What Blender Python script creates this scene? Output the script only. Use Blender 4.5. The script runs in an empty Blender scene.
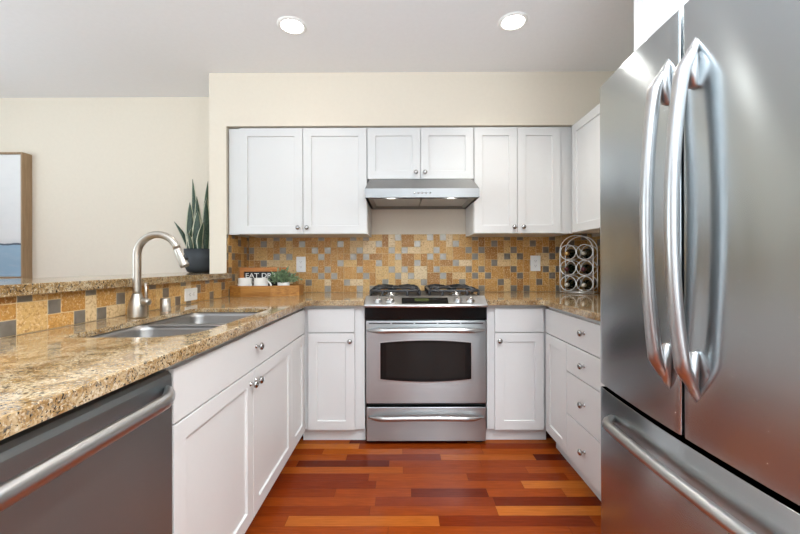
import bpy, bmesh, math, random
from mathutils import Vector, Matrix
random.seed(7)
PI = math.pi
sc = bpy.context.scene
COL = sc.collection

# ---------------------------------------------------------------- camera
cam_d = bpy.data.cameras.new('camera'); cam = bpy.data.objects.new('camera', cam_d); COL.objects.link(cam)
cam_d.sensor_width = 36.0; cam_d.lens = 36.0*370/800
cam_d.shift_y = -3/800; cam_d.shift_x = -1.6/800; cam_d.clip_start = 0.02
cam.location = (0, 0, 1.14)
cam.rotation_euler = (Matrix.Rotation(0.003, 3, 'Z') @ Matrix.Rotation(PI/2, 3, 'X') @ Matrix.Rotation(-0.003, 3, 'Z')).to_euler()
sc.camera = cam
# ---------------------------------------------------------------- world, lights, exposure
w = bpy.data.worlds.new('world'); sc.world = w; w.use_nodes = True
w.node_tree.nodes['Background'].inputs[0].default_value = (.86, .93, 1, 1)
w.node_tree.nodes['Background'].inputs[1].default_value = 1.0
ZCEIL = 2.50
def area(name, loc, rot, sx, sy, power, col=(1, 1, 1)):
    l = bpy.data.lights.new(name, 'AREA'); l.shape = 'RECTANGLE'; l.size = sx; l.size_y = sy
    l.energy = power; l.color = col
    o = bpy.data.objects.new(name, l); COL.objects.link(o); o.location = loc; o.rotation_euler = rot
    return o
# daylight through the two rear windows and the dining window on the left, plus an added unseen panel lighting the ceiling from below
area('daylight_rear_a', (-1.55, -2.78, 1.35), (PI/2, 0, 0), 1.5, 1.9, 10, (.84, .93, 1))
area('daylight_rear_b', (0.62, -2.78, 1.35), (PI/2, 0, 0), 1.0, 1.9, 16, (.84, .93, 1))
area('daylight_dining', (-3.7, 0.7, 1.55), (0, -PI/2-1.0, 0), 1.6, 2.0, 33, (.76, .91, 1))
area('added_ceiling_fill', (0.0, -0.6, 1.6), (PI, 0, 0), 2.6, 1.3, 98, (.75, .89, 1))
for cx, pw in ((-.62, 3), (.62, 120)):                      # added fill spots without fixtures, mainly brightening the right-hand cabinets
    li = bpy.data.lights.new('added_fill_spot', 'SPOT'); li.energy = pw; li.spot_size = 2.6; li.spot_blend = .9
    li.color = (.97, .97, 1); li.shadow_soft_size = .07
    lo = bpy.data.objects.new('added_fill_spot', li); COL.objects.link(lo); lo.location = (cx, .55, ZCEIL-.02)
sc.view_settings.view_transform = 'Standard'; sc.view_settings.look = 'None'
sc.view_settings.gamma = 1; sc.view_settings.use_curve_mapping = False
sc.view_settings.exposure = 0.5

# ---------------------------------------------------------------- materials
def mat(name, col=(.8, .8, .8), rough=.5, metal=0.0, **k):
    m = bpy.data.materials.new(name); m.use_nodes = True
    b = m.node_tree.nodes['Principled BSDF']
    b.inputs['Base Color'].default_value = (*col, 1); b.inputs['Roughness'].default_value = rough
    b.inputs['Metallic'].default_value = metal
    for kk, v in k.items(): b.inputs[kk.replace('_', ' ')].default_value = v
    return m
class NT:
    def __init__(s, m): s.t = m.node_tree; s.b = s.t.nodes['Principled BSDF']
    def n(s, typ, **k):
        n = s.t.nodes.new(typ)
        for a, v in k.items():
            if a.startswith('i_'): n.inputs[a[2:].replace('_', ' ')].default_value = v
            else: setattr(n, a, v)
        return n
    def l(s, a, b): s.t.links.new(a, b)
    def val(s, x):
        return x
    def math(s, op, a, b=None):
        n = s.n('ShaderNodeMath', operation=op)
        for i, x in enumerate((a, b)):
            if x is None: continue
            if isinstance(x, (int, float)): n.inputs[i].default_value = x
            else: s.l(x, n.inputs[i])
        return n.outputs[0]
    def ramp(s, fac, stops, interp='LINEAR'):
        r = s.n('ShaderNodeValToRGB'); r.color_ramp.interpolation = interp
        e = r.color_ramp.elements
        while len(e) > 1: e.remove(e[-1])
        e[0].position = stops[0][0]; e[0].color = (*stops[0][1], 1)
        for p, c in stops[1:]:
            q = e.new(p); q.color = (*c, 1)
        s.l(fac, r.inputs[0]); return r.outputs[0]
    def pos(s, scale=(1, 1, 1)):
        g = s.n('ShaderNodeNewGeometry'); m = s.n('ShaderNodeMapping'); m.inputs['Scale'].default_value = scale
        s.l(g.outputs['Position'], m.inputs[0]); return m.outputs[0]
    def noise(s, vec, scale, detail=3, rough=.55):
        n = s.n('ShaderNodeTexNoise'); n.inputs['Scale'].default_value = scale
        n.inputs['Detail'].default_value = detail; n.inputs['Roughness'].default_value = rough
        s.l(vec, n.inputs['Vector']); return n.outputs[0]
    def mix(s, f, a, b, blend='MIX'):
        n = s.n('ShaderNodeMix', data_type='RGBA', blend_type=blend)
        for i, x in ((0, f), (6, a), (7, b)):
            if isinstance(x, (int, float)): n.inputs[i].default_value = x
            elif isinstance(x, tuple): n.inputs[i].default_value = (*x, 1)
            else: s.l(x, n.inputs[i])
        return n.outputs[2]
    def bump(s, h, strength=.2, dist=.002):
        n = s.n('ShaderNodeBump'); n.inputs['Strength'].default_value = strength; n.inputs['Distance'].default_value = dist
        s.l(h, n.inputs['Height']); s.l(n.outputs[0], s.b.inputs['Normal'])

def paint(name, col, rough=.6, sc_=40, amt=.03):
    m = mat(name, col, rough); t = NT(m)
    nz = t.noise(t.pos(), sc_, 4)
    t.l(t.mix(t.math('MULTIPLY', nz, 1.0), tuple(c*(1-amt) for c in col), tuple(min(1, c*(1+amt)) for c in col)), t.b.inputs['Base Color'])
    t.bump(nz, .05, .001)
    return m
M = {}
M['beige'] = paint('beige_paint', (.78, .70, .58), .7)
M['ceiling'] = paint('ceiling_paint', (.88, .88, .88), .75)
M['offwhite'] = paint('off_white_paint', (.80, .79, .77), .7)
M['cab'] = paint('white_cabinet_paint', (.71, .705, .69), .35, 60, .01)
M['subtop'] = mat('grey_rail', (.60, .61, .63), .5)
M['white'] = mat('white_plastic', (.86, .85, .82), .35)
M['dark'] = mat('black_plastic', (.012, .012, .013), .35)
M['blackgloss'] = mat('black_glass', (.008, .008, .008), .10, Specular_IOR_Level=.22)
M['slot'] = mat('outlet_slots', (.06, .05, .05), .6)
M['iron'] = mat('cast_iron', (.025, .025, .027), .45)
M['chrome'] = mat('satin_nickel', (.42, .41, .40), .26, 1)
M['faucet'] = mat('brushed_nickel', (.50, .455, .395), .34, 1)
M['wire'] = mat('silver_wire', (.88, .87, .85), .35, .8)
M['ceramic'] = mat('white_ceramic', (.85, .83, .78), .25)
M['charcoal'] = mat('charcoal_pot', (.030, .036, .042), .55)
M['soil'] = mat('soil', (.05, .035, .025), .9)
M['bottle'] = mat('dark_green_glass', (.008, .014, .008), .08)
M['foil_gold'] = mat('gold_foil', (.65, .42, .16), .35, .8)
M['foil_white'] = mat('pale_foil', (.62, .58, .5), .35, .5)
M['foil_red'] = mat('dark_red_foil', (.10, .02, .025), .35, .3)
M['hinge'] = mat('dark_hinge', (.05, .05, .05), .5)
M['gasket'] = mat('dark_gasket', (.03, .03, .03), .7)
M['mat_black'] = mat('chalk_board', (.02, .02, .022), .8)
M['green_lcd'] = mat('display_green', (.05, .06, .02), .2)
M['canvas_white'] = None

def steel(name, col, rough, aniso=.75, tang=(0, 0, 1), streak=(3, 3, 900), var=.04, rv=.04):
    m = mat(name, col, rough, 1); t = NT(m)
    g = t.n('ShaderNodeTexCoord'); mp = t.n('ShaderNodeMapping'); mp.inputs['Scale'].default_value = streak
    t.l(g.outputs['Object'], mp.inputs[0])
    nz = t.noise(mp.outputs[0], 1.0, 3)
    t.l(t.mix(nz, tuple(c*(1-var) for c in col), tuple(min(1, c*(1+var)) for c in col)), t.b.inputs['Base Color'])
    sm = t.noise(t.pos(), 5.0, 4)
    t.l(t.math('ADD', t.math('MULTIPLY', sm, rv), rough-rv/2), t.b.inputs['Roughness'])
    t.b.inputs['Anisotropic'].default_value = aniso
    c = t.n('ShaderNodeCombineXYZ'); c.inputs[0].default_value, c.inputs[1].default_value, c.inputs[2].default_value = tang
    t.l(c.outputs[0], t.b.inputs['Tangent'])
    return m
M['steel'] = steel('brushed_stainless', (.42, .445, .45), .30, .85, (0, 0, 1))
M['steel_hood'] = steel('hood_stainless', (.31, .31, .305), .38, .3)
M['steel_fridge'] = steel('fridge_stainless', (.50, .545, .565), .22, .95, (0, 0, 1), (3, 3, 60), .01, 0)
M['steel_dw'] = steel('dishwasher_stainless', (.37, .425, .45), .40, .85, (0, 0, 1))
M['steel_smooth'] = mat('polished_stainless', (.52, .52, .52), .32, 1)
M['steel_sink'] = steel('sink_stainless', (.34, .325, .31), .38, .3, (0, 0, 1), (60, 60, 60))

def granite():
    m = mat('gold_granite', (.6, .45, .3), .08); t = NT(m)
    p = t.pos((1, 1, 1))
    wn = t.n('ShaderNodeTexNoise'); wn.inputs['Scale'].default_value = 30; t.l(p, wn.inputs['Vector'])
    vm = t.n('ShaderNodeVectorMath', operation='SCALE'); vm.inputs['Scale'].default_value = .03; t.l(wn.outputs['Color'], vm.inputs[0])
    va = t.n('ShaderNodeVectorMath', operation='ADD'); t.l(p, va.inputs[0]); t.l(vm.outputs[0], va.inputs[1]); pp = va.outputs[0]
    big = t.noise(pp, 16, 5, .62)
    base = t.ramp(big, [(.30, (.17, .085, .03)), (.42, (.31, .185, .07)), (.52, (.44, .30, .15)), (.62, (.53, .415, .26)), (.75, (.38, .245, .105))])
    mid = t.noise(pp, 130, 4, .65)
    c = t.mix(t.ramp(mid, [(.50, (0, 0, 0)), (.64, (1, 1, 1))]), base, (.26, .14, .045))
    cr = t.noise(pp, 170, 3, .6)
    c = t.mix(t.ramp(cr, [(.54, (0, 0, 0)), (.66, (1, 1, 1))]), c, (.62, .52, .37))
    gr = t.noise(pp, 110, 3, .7)
    c = t.mix(t.ramp(gr, [(.57, (0, 0, 0)), (.63, (1, 1, 1))]), c, (.16, .13, .095))
    bl = t.noise(pp, 150, 3, .6)
    c = t.mix(t.ramp(bl, [(.57, (0, 0, 0)), (.63, (1, 1, 1))]), c, (.030, .020, .013))
    t.l(c, t.b.inputs['Base Color']); t.b.inputs['Specular IOR Level'].default_value = .6
    return m
M['granite'] = granite()

def stone():
    m = mat('travertine_tile', (.7, .45, .2), .5); t = NT(m)
    a = t.n('ShaderNodeAttribute', attribute_name='tone'); p = t.pos()
    tone = t.ramp(a.outputs['Fac'], [(0, (.36, .15, .025)), (.25, (.50, .235, .045)), (.5, (.60, .31, .075)), (.75, (.68, .43, .16)), (1, (.78, .60, .36))])
    n1 = t.noise(p, 85, 5, .75)
    c = t.mix(t.ramp(n1, [(.35, (1, 1, 1)), (.5, (0, 0, 0))]), tone, (.32, .125, .022))
    n2 = t.noise(p, 120, 4, .75)
    c = t.mix(t.ramp(n2, [(.52, (0, 0, 0)), (.66, (1, 1, 1))]), c, (.84, .62, .36))
    c = t.mix(.15, c, tone)
    t.l(c, t.b.inputs['Base Color']); t.bump(n1, .3, .002)
    return m
M['stone'] = stone()
M['grout'] = paint('sand_grout', (.70, .52, .30), .85, 80, .05)
M['metal_tile'] = paint('grey_metal_tile', (.29, .26, .22), .33, 25, .35)
M['metal_tile'].node_tree.nodes['Principled BSDF'].inputs['Metallic'].default_value = .55

def woodfloor():
    m = mat('cherry_planks', (.3, .1, .04), .22); t = NT(m)
    g = t.n('ShaderNodeNewGeometry'); s = t.n('ShaderNodeSeparateXYZ'); t.l(g.outputs['Position'], s.inputs[0])
    X, Y = s.outputs[0], s.outputs[1]
    W = .0675
    v = t.math('DIVIDE', t.math('ADD', Y, 10.002), W); row = t.math('FLOOR', v); fv = t.math('FRACT', v)
    wn = t.n('ShaderNodeTexWhiteNoise', noise_dimensions='1D'); t.l(row, wn.inputs['W'])
    wn2 = t.n('ShaderNodeTexWhiteNoise', noise_dimensions='1D'); t.l(t.math('ADD', row, 77.3), wn2.inputs['W'])
    L = t.math('ADD', t.math('MULTIPLY', wn2.outputs['Value'], .42), .36)
    u = t.math('DIVIDE', t.math('ADD', X, t.math('ADD', 20, t.math('MULTIPLY', wn.outputs['Value'], 3))), L)
    idx = t.math('FLOOR', u); fu = t.math('FRACT', u)
    cb = t.n('ShaderNodeCombineXYZ'); t.l(idx, cb.inputs[0]); t.l(row, cb.inputs[1])
    w3 = t.n('ShaderNodeTexWhiteNoise', noise_dimensions='3D'); t.l(cb.outputs[0], w3.inputs['Vector'])
    tone = t.ramp(w3.outputs['Value'], [(0, (.08, .010, .003)), (.08, (.17, .022, .004)), (.3, (.235, .036, .005)), (.7, (.29, .052, .007)), (.88, (.34, .072, .009)), (1, (.48, .14, .020))])
    mp = t.n('ShaderNodeMapping'); mp.inputs['Scale'].default_value = (4, 60, 1); t.l(g.outputs['Position'], mp.inputs[0])
    off = t.n('ShaderNodeVectorMath', operation='ADD'); t.l(mp.outputs[0], off.inputs[0]); t.l(w3.outputs['Color'], off.inputs[1])
    gr = t.noise(off.outputs[0], 2.2, 5, .6)
    c = t.mix(t.ramp(gr, [(.3, (.72, .72, .72)), (.7, (1.2, 1.2, 1.2))]), tone, tone)
    mm = t.n('ShaderNodeMix', data_type='RGBA', blend_type='MULTIPLY'); mm.inputs[0].default_value = 1
    t.l(tone, mm.inputs[6]); t.l(t.ramp(gr, [(.3, (.68, .66, .64)), (.7, (1, 1, 1))]), mm.inputs[7])
    e = t.math('MINIMUM', t.math('MULTIPLY', t.math('MINIMUM', fv, t.math('SUBTRACT', 1, fv)), W), t.math('MULTIPLY', t.math('MINIMUM', fu, t.math('SUBTRACT', 1, fu)), L))
    gap = t.math('LESS_THAN', e, .0007)
    t.l(t.mix(t.math('MULTIPLY', gap, .75), mm.outputs[2], (.03, .01, .005)), t.b.inputs['Base Color'])
    t.l(t.math('ADD', t.math('MULTIPLY', gr, .10), .15), t.b.inputs['Roughness'])
    t.b.inputs['Specular IOR Level'].default_value = .08
    t.bump(t.math('SUBTRACT', 1, gap), .3, .0006)
    return m
M['floor'] = woodfloor()

def wood(name, c0, c1, scale=(2, 30, 30), rough=.5):
    m = mat(name, c0, rough); t = NT(m)
    g = t.n('ShaderNodeTexCoord'); mp = t.n('ShaderNodeMapping'); mp.inputs['Scale'].default_value = scale
    t.l(g.outputs['Object'], mp.inputs[0]); nz = t.noise(mp.outputs[0], 3, 5, .6)
    t.l(t.ramp(nz, [(.3, c0), (.7, c1)]), t.b.inputs['Base Color']); t.bump(nz, .1, .001)
    return m
M['tray_wood'] = wood('amber_wood', (.30, .115, .018), (.52, .24, .05))
M['sign_wood'] = wood('orange_wood', (.36, .12, .025), (.55, .22, .055))
M['frame_wood'] = wood('light_oak', (.30, .19, .10), (.42, .28, .16), (30, 30, 2))

def leafmat(name, dark, light, margin, w0):
    m = mat(name, dark, .4); t = NT(m)
    uv = t.n('ShaderNodeTexCoord'); s = t.n('ShaderNodeSeparateXYZ'); t.l(uv.outputs['UV'], s.inputs[0])
    d = t.math('ABSOLUTE', t.math('SUBTRACT', s.outputs[0], .5))
    mp = t.n('ShaderNodeMapping'); mp.inputs['Scale'].default_value = (3, 14, 1); t.l(uv.outputs['UV'], mp.inputs[0])
    nz = t.noise(mp.outputs[0], 2.5, 3)
    body = t.mix(t.ramp(nz, [(.42, (0, 0, 0)), (.6, (1, 1, 1))]), dark, light)
    t.l(t.mix(t.math('GREATER_THAN', d, w0), body, margin), t.b.inputs['Base Color'])
    return m
M['snake'] = leafmat('variegated_leaf', (.012, .032, .016), (.045, .09, .05), (.60, .58, .42), .36)
M['sprig'] = leafmat('grey_green_leaf', (.10, .19, .08), (.34, .44, .27), (.36, .47, .3), .45)

def lamp_glow():
    m = mat('lit_diffuser', (1, 1, 1), .5); b = m.node_tree.nodes['Principled BSDF']
    b.inputs['Emission Color'].default_value = (1, .97, .9, 1); b.inputs['Emission Strength'].default_value = 12
    return m
M['glow'] = lamp_glow()

def art():
    m = mat('print', (.8, .8, .78), .3); t = NT(m)
    g = t.n('ShaderNodeNewGeometry'); s = t.n('ShaderNodeSeparateXYZ'); t.l(g.outputs['Position'], s.inputs[0])
    nz = t.noise(t.pos((1, 1, 3)), 9, 5)
    z = t.math('ADD', s.outputs[2], t.math('MULTIPLY', nz, .03))
    z = t.math('SUBTRACT', z, .015)
    c = t.ramp(t.math('DIVIDE', t.math('SUBTRACT', z, 1.0), 1.1), [(0, (.26, .40, .53)), (.272, (.30, .44, .56)), (.273, (.05, .07, .10)), (.282, (.08, .1, .14)), (.283, (.62, .62, .63)), (.32, (.74, .73, .72)), (1, (.80, .79, .77))])
    wash = t.mix(t.math('MULTIPLY', t.ramp(nz, [(.5, (0, 0, 0)), (.7, (1, 1, 1))]), .12), c, (.6, .62, .64))
    t.l(wash, t.b.inputs['Base Color']); return m
M['art'] = art()

# ---------------------------------------------------------------- mesh helpers
def obj(name, bm, m, parent=None, smooth=False, bevel=0, sub=0, loc=None):
    me = bpy.data.meshes.new(name); bmesh.ops.recalc_face_normals(bm, faces=bm.faces); bm.to_mesh(me); bm.free()
    ms = m if isinstance(m, (list, tuple)) else [m]
    for q in ms: me.materials.append(q)
    if smooth:
        for p in me.polygons: p.use_smooth = True
    o = bpy.data.objects.new(name, me); COL.objects.link(o)
    if parent: o.parent = parent
    if loc: o.location = loc
    if bevel:
        b = o.modifiers.new('bevel', 'BEVEL'); b.width = bevel; b.segments = 2; b.limit_method = 'ANGLE'; b.angle_limit = math.radians(40)
        b.harden_normals = False
    if sub:
        b = o.modifiers.new('sub', 'SUBSURF'); b.levels = sub; b.render_levels = sub
    return o
def box(bm, x0, x1, y0, y1, z0, z1, mi=0):
    v = [bm.verts.new(p) for p in ((x0, y0, z0), (x1, y0, z0), (x1, y1, z0), (x0, y1, z0), (x0, y0, z1), (x1, y0, z1), (x1, y1, z1), (x0, y1, z1))]
    for f in ((0, 3, 2, 1), (4, 5, 6, 7), (0, 1, 5, 4), (1, 2, 6, 5), (2, 3, 7, 6), (3, 0, 4, 7)):
        q = bm.faces.new([v[i] for i in f]); q.material_index = mi
    return bm
def B(*a):
    bm = bmesh.new()
    return box(bm, *a)
def lathe(bm, prof, seg=24, M4=None, mi=0, cap=True):
    """prof: (r, h) along +Z local; M4 transforms"""
    M4 = M4 or Matrix.Identity(4); rings = []
    for r, h in prof:
        if r < 1e-6: rings.append([bm.verts.new(M4 @ Vector((0, 0, h)))]*seg)
        else: rings.append([bm.verts.new(M4 @ Vector((r*math.cos(2*PI*i/seg), r*math.sin(2*PI*i/seg), h))) for i in range(seg)])
    for a, b in zip(rings, rings[1:]):
        for i in range(seg):
            j = (i+1) % seg; vs = []
            for q in (a[i], a[j], b[j], b[i]):
                if q not in vs: vs.append(q)
            if len(vs) > 2:
                f = bm.faces.new(vs); f.material_index = mi; f.smooth = True
    if cap:
        for r in (rings[0], rings[-1]):
            if r[0] is not r[1]:
                try: f = bm.faces.new(r); f.material_index = mi
                except ValueError: pass
    return bm
def tube(bm, pts, rad, seg=12, closed=False, mi=0, flat=None, up=None):
    """sweep; rad float or list; flat=(a,b) scale of the two section axes, may be a list"""
    P = [Vector(p) for p in pts]; n = len(P); rings = []
    R = rad if isinstance(rad, (list, tuple)) else [rad]*n
    F = flat if isinstance(flat, list) else [flat or (1, 1)]*n
    prev = None
    for i, p in enumerate(P):
        if closed: d = P[(i+1) % n]-P[i-1]
        else: d = P[min(i+1, n-1)]-P[max(i-1, 0)]
        d.normalize()
        if up is not None: u = Vector(up)
        elif prev is not None: u = prev
        else: u = Vector((0, 0, 1)) if abs(d.z) < .9 else Vector((1, 0, 0))
        u = (u-d*u.dot(d)).normalized(); v = d.cross(u); prev = u
        rings.append([bm.verts.new(p+R[i]*(F[i][0]*math.cos(2*PI*k/seg)*u+F[i][1]*math.sin(2*PI*k/seg)*v)) for k in range(seg)])
    rr = rings+[rings[0]] if closed else rings
    for a, b in zip(rr, rr[1:]):
        for i in range(seg):
            j = (i+1) % seg; f = bm.faces.new((a[i], a[j], b[j], b[i])); f.smooth = True; f.material_index = mi
    if not closed:
        for r in (rings[0], rings[-1]):
            f = bm.faces.new(r); f.material_index = mi
    return bm
def prism(bm, poly, z0, z1, holes=(), mi=0):
    """poly in XY extruded in Z, with holes"""
    edges = []
    for loop in [poly]+list(holes):
        vs = [bm.verts.new((x, y, z1)) for x, y in loop]
        for i in range(len(vs)): edges.append(bm.edges.new((vs[i], vs[(i+1) % len(vs)])))
    if holes: fs = [g for g in bmesh.ops.triangle_fill(bm, edges=edges, use_beauty=True)['geom'] if isinstance(g, bmesh.types.BMFace)]
    else: fs = [bm.faces.new([e.verts[0] for e in edges])] if False else [bm.faces.new(list(dict.fromkeys(v for e in edges for v in e.verts)))] if False else None
    if fs is None:
        vs = []
        for e in edges:
            for v in e.verts:
                if v not in vs: vs.append(v)
        fs = [bm.faces.new(vs)]
    r = bmesh.ops.extrude_face_region(bm, geom=fs)
    bmesh.ops.translate(bm, vec=(0, 0, z0-z1), verts=[g for g in r['geom'] if isinstance(g, bmesh.types.BMVert)])
    for f in bm.faces: f.material_index = mi
    return bm
def rrect(x0, x1, y0, y1, r, n=6):
    out = []
    for cx, cy, a0 in ((x1-r, y1-r, 0), (x0+r, y1-r, 90), (x0+r, y0+r, 180), (x1-r, y0+r, 270)):
        for i in range(n+1):
            a = math.radians(a0+90*i/n); out.append((cx+r*math.cos(a), cy+r*math.sin(a)))
    return out
def xform(bm, M4): bmesh.ops.transform(bm, matrix=M4, verts=bm.verts); return bm
def thing(name, label, cat, loc=(0, 0, 0), rz=0, group=None):
    o = bpy.data.objects.new(name, None); COL.objects.link(o); o.location = loc; o.rotation_euler = (0, 0, rz)
    o.empty_display_size = .05
    return tag(o, label, cat, group)
def tag(o, label, cat, group=None):
    o['label'] = label; o['category'] = cat
    if group: o['group'] = group
    return o
def struct(name, bm, m, parent=None, **k):
    o = obj(name, bm, m, parent, **k)
    if not parent: o['kind'] = 'structure'
    return o

# ---------------------------------------------------------------- key planes (metres; camera at x=0,y=0,z=1.14)
YB, YT = 2.998, 2.990            # back wall / tile face
XR = 1.535                       # right wall
XP, XPT = -1.252, -1.244         # low wall / its tile face
XPO = -1.372                     # outer face of low wall
YS = 2.624                       # soffit / stub face
ZC = 2.50; XL = -4.2; YR = -2.6
CT = .914; CB = .880

# ---------------------------------------------------------------- structure
struct('floor', B(XL-.1, XR+.1, YR-.1, YB+.1, -.1, 0), M['floor'])
struct('ceiling', B(XL-.1, XR+.1, YR-.1, YB+.1, ZC, ZC+.1), M['ceiling'])
struct('wall_back', B(XL-.1, XR+.1, YB, YB+.12, 0, ZC), M['beige'])
struct('wall_right', B(XR, XR+.12, YR, YB, 0, ZC), M['beige'])
def wall_with_holes(name, axis, c0, c1, u0, u1, holes):
    bm = bmesh.new()
    def bb(a0, a1, z0, z1):
        if a1-a0 < 1e-4 or z1-z0 < 1e-4: return
        if axis == 'x': box(bm, a0, a1, c0, c1, z0, z1)
        else: box(bm, c0, c1, a0, a1, z0, z1)
    cur = u0
    for a0, a1, z0, z1 in holes:
        bb(cur, a0, 0, ZC); bb(a0, a1, 0, z0); bb(a0, a1, z1, ZC); cur = a1
    bb(cur, u1, 0, ZC)
    return struct(name, bm, M['offwhite'])
rear = [(-2.35, -.75, .35, 2.35), (.1, 1.15, .35, 2.35)]
wall_with_holes('wall_rear', 'x', YR-.12, YR, XL, XR, rear)
wall_with_holes('wall_left', 'y', XL-.1, XL, YR, YB, [(-.75, 1.55, .5, 2.4)])
def window(n, axis, c, a0, a1, z0, z1, mull):
    bm = bmesh.new(); t = .045
    def bb(p0, p1, q0, q1, d=.03):
        if axis == 'x': box(bm, p0, p1, c-d, c+d, q0, q1)
        else: box(bm, c-d, c+d, p0, p1, q0, q1)
    bb(a0, a0+t, z0, z1); bb(a1-t, a1, z0, z1); bb(a0+t, a1-t, z0, z0+t); bb(a0+t, a1-t, z1-t, z1)
    for k in range(1, mull+1):
        x = a0+(a1-a0)*k/(mull+1); bb(x-.03, x+.03, z0+t, z1-t)
    o = struct('window_%d' % n, bm, M['white'])
    return o
window(1, 'x', YR-.06, *rear[0], 1); window(2, 'x', YR-.06, *rear[1], 1); window(3, 'y', XL-.05, -.75, 1.55, .5, 2.4, 2)

struct('wall_stub', B(XPO, XP, YS, YB, 0, ZC), M['beige'])
struct('wall_low', B(XPO, XP, .2, YS, 0, 1.042), M['beige'])
struct('wall_soffit', B(XP, XR, YS, YB, 2.122, ZC), M['beige'])

# ---------------------------------------------------------------- tile backsplash
P = .0518
MET = [{1, 6, 8}, {4, 10}, {0, 2, 7}, {11, 1, 6}, {3, 9}, {0, 5, 7}, {11, 1, 6}, {3, 9}, {0, 5, 7}]   # bottom row first
def tiles(name, region, to3d, u_off, rows, seed, label, backing):
    """region(u,v)->bool for a cell; to3d(u,v,d)->point, d out of the wall"""
    rnd = random.Random(seed)
    bm = bmesh.new(); tone = bm.faces.layers.float.new('tone')
    def quadbox(u0, u1, v0, v1, d0, d1, mi, tv):
        if u1-u0 < .006 or v1-v0 < .006: return
        e = .0012
        lo = [bm.verts.new(to3d(u, v, d0)) for u, v in ((u0, v0), (u1, v0), (u1, v1), (u0, v1))]
        md = [bm.verts.new(to3d(u, v, d1-e)) for u, v in ((u0, v0), (u1, v0), (u1, v1), (u0, v1))]
        hi = [bm.verts.new(to3d(u, v, d1)) for u, v in ((u0+e, v0+e), (u1-e, v0+e), (u1-e, v1-e), (u0+e, v1-e))]
        fs = [bm.faces.new(hi)]
        for i in range(4):
            j = (i+1) % 4; fs.append(bm.faces.new((lo[i], lo[j], md[j], md[i]))); fs.append(bm.faces.new((md[i], md[j], hi[j], hi[i])))
        for f in fs: f.material_index = mi; f[tone] = tv
    U0 = min(q[0] for q in backing); U1 = max(q[1] for q in backing)
    c0 = math.floor((U0-u_off)/P)-1; c1 = math.ceil((U1-u_off)/P)+1
    used = set(); g = .0014
    for r in range(rows):
        for c in range(c0, c1):
            if (r, c) in used: continue
            if c % 12 in MET[r % 9]: w_, h_, mi = 1, 1, 1
            else:
                mi = 0; opts = [(2, 2), (2, 2), (2, 1), (1, 2), (2, 2)]; rnd.shuffle(opts); opts.append((1, 1)); 
                for w_, h_ in opts:
                    ok = all((r+b) < rows and (r+b, c+a) not in used and (c+a) % 12 not in MET[(r+b) % 9] for a in range(w_) for b in range(h_))
                    if ok and rnd.random() < .8: break
            for a in range(w_):
                for b in range(h_): used.add((r+b, c+a))
            u0 = u_off+c*P+g; u1 = u_off+(c+w_)*P-g; v0 = CT+r*P+g; v1 = CT+(r+h_)*P-g
            for (A0, A1, C0, C1) in backing:
                x0, x1, y0, y1 = max(u0, A0), min(u1, A1), max(v0, C0), min(v1, C1)
                quadbox(x0, x1, y0, y1, .001, .008, mi, min(1, max(0, rnd.gauss(.47, .32))))
    for (A0, A1, C0, C1) in backing:
        lo = [bm.verts.new(to3d(u, v, 0)) for u, v in ((A0, C0), (A1, C0), (A1, C1), (A0, C1))]
        hi = [bm.verts.new(to3d(u, v, .0065)) for u, v in ((A0, C0), (A1, C0), (A1, C1), (A0, C1))]
        fs = [bm.faces.new(hi), bm.faces.new(lo)]
        for i in range(4):
            j = (i+1) % 4; fs.append(bm.faces.new((lo[i], lo[j], hi[j], hi[i])))
        for f in fs: f.material_index = 2
    o = obj(name, bm, [M['stone'], M['metal_tile'], M['grout']])
    tag(o, label, 'backsplash')
    return o
ZT = CT+9*P
tiles('tile_backsplash', None, lambda u, v, d: (u, YB-d, v), (322-403.5-3.2)/123.8-0*P, 9, 3, 'golden stone mosaic backsplash behind the range, running between counter and wall cabinets', [(XPT+.001, XR-.009, CT, ZT)])
tiles('tile_backsplash', None, lambda u, v, d: (XP+d, u, v), 1.137-P, 9, 9, 'stone mosaic strip on the low wall behind sink and faucet, turning up at the corner', [(.2, YS, CT, 1.041), (YS, YB-.009, CT, ZT-.026)])
tiles('tile_backsplash', None, lambda u, v, d: (XR-d, u, v), 1.15, 9, 12, 'stone mosaic on the right wall behind the wine rack', [(1.36, YB, CT, 1.352)])

# ---------------------------------------------------------------- cabinets
def front_bm(x0, x1, z0, z1, shaker=True, fr=.057, t=.02, rec=.009):
    """front face at y=0 facing -Y, body towards +y"""
    bm = bmesh.new(); g = .002; x0 += g; x1 -= g; z0 += g; z1 -= g
    if not shaker: return box(bm, x0, x1, 0, t, z0, z1)
    def ring(a, y): return [bm.verts.new(p) for p in ((x0+a, y, z0+a), (x1-a, y, z0+a), (x1-a, y, z1-a), (x0+a, y, z1-a))]
    b = ring(0, t); o = ring(0, 0); i = ring(fr, 0); r = ring(fr+.002, rec)
    for p, q in ((b, o), (o, i), (i, r)):
        for k in range(4): bm.faces.new((p[k], p[(k+1) % 4], q[(k+1) % 4], q[k]))
    bm.faces.new(r); bm.faces.new(b)
    return bm
KNOB = [(.009, 0), (.0075, .002), (.0055, .006), (.005, .013), (.0075, .016), (.0145, .019), (.016, .023), (.0145, .028), (.009, .0315), (0, .033)]
def knob(parent, x, z):
    bm = lathe(bmesh.new(), KNOB, 20, Matrix.Translation((x, 0, z)) @ Matrix.Rotation(PI/2, 4, 'X'), cap=False)
    o = obj('knob', bm, M['chrome'], parent, smooth=True); o['label'] = 'satin nickel knob'
    return o
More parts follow.
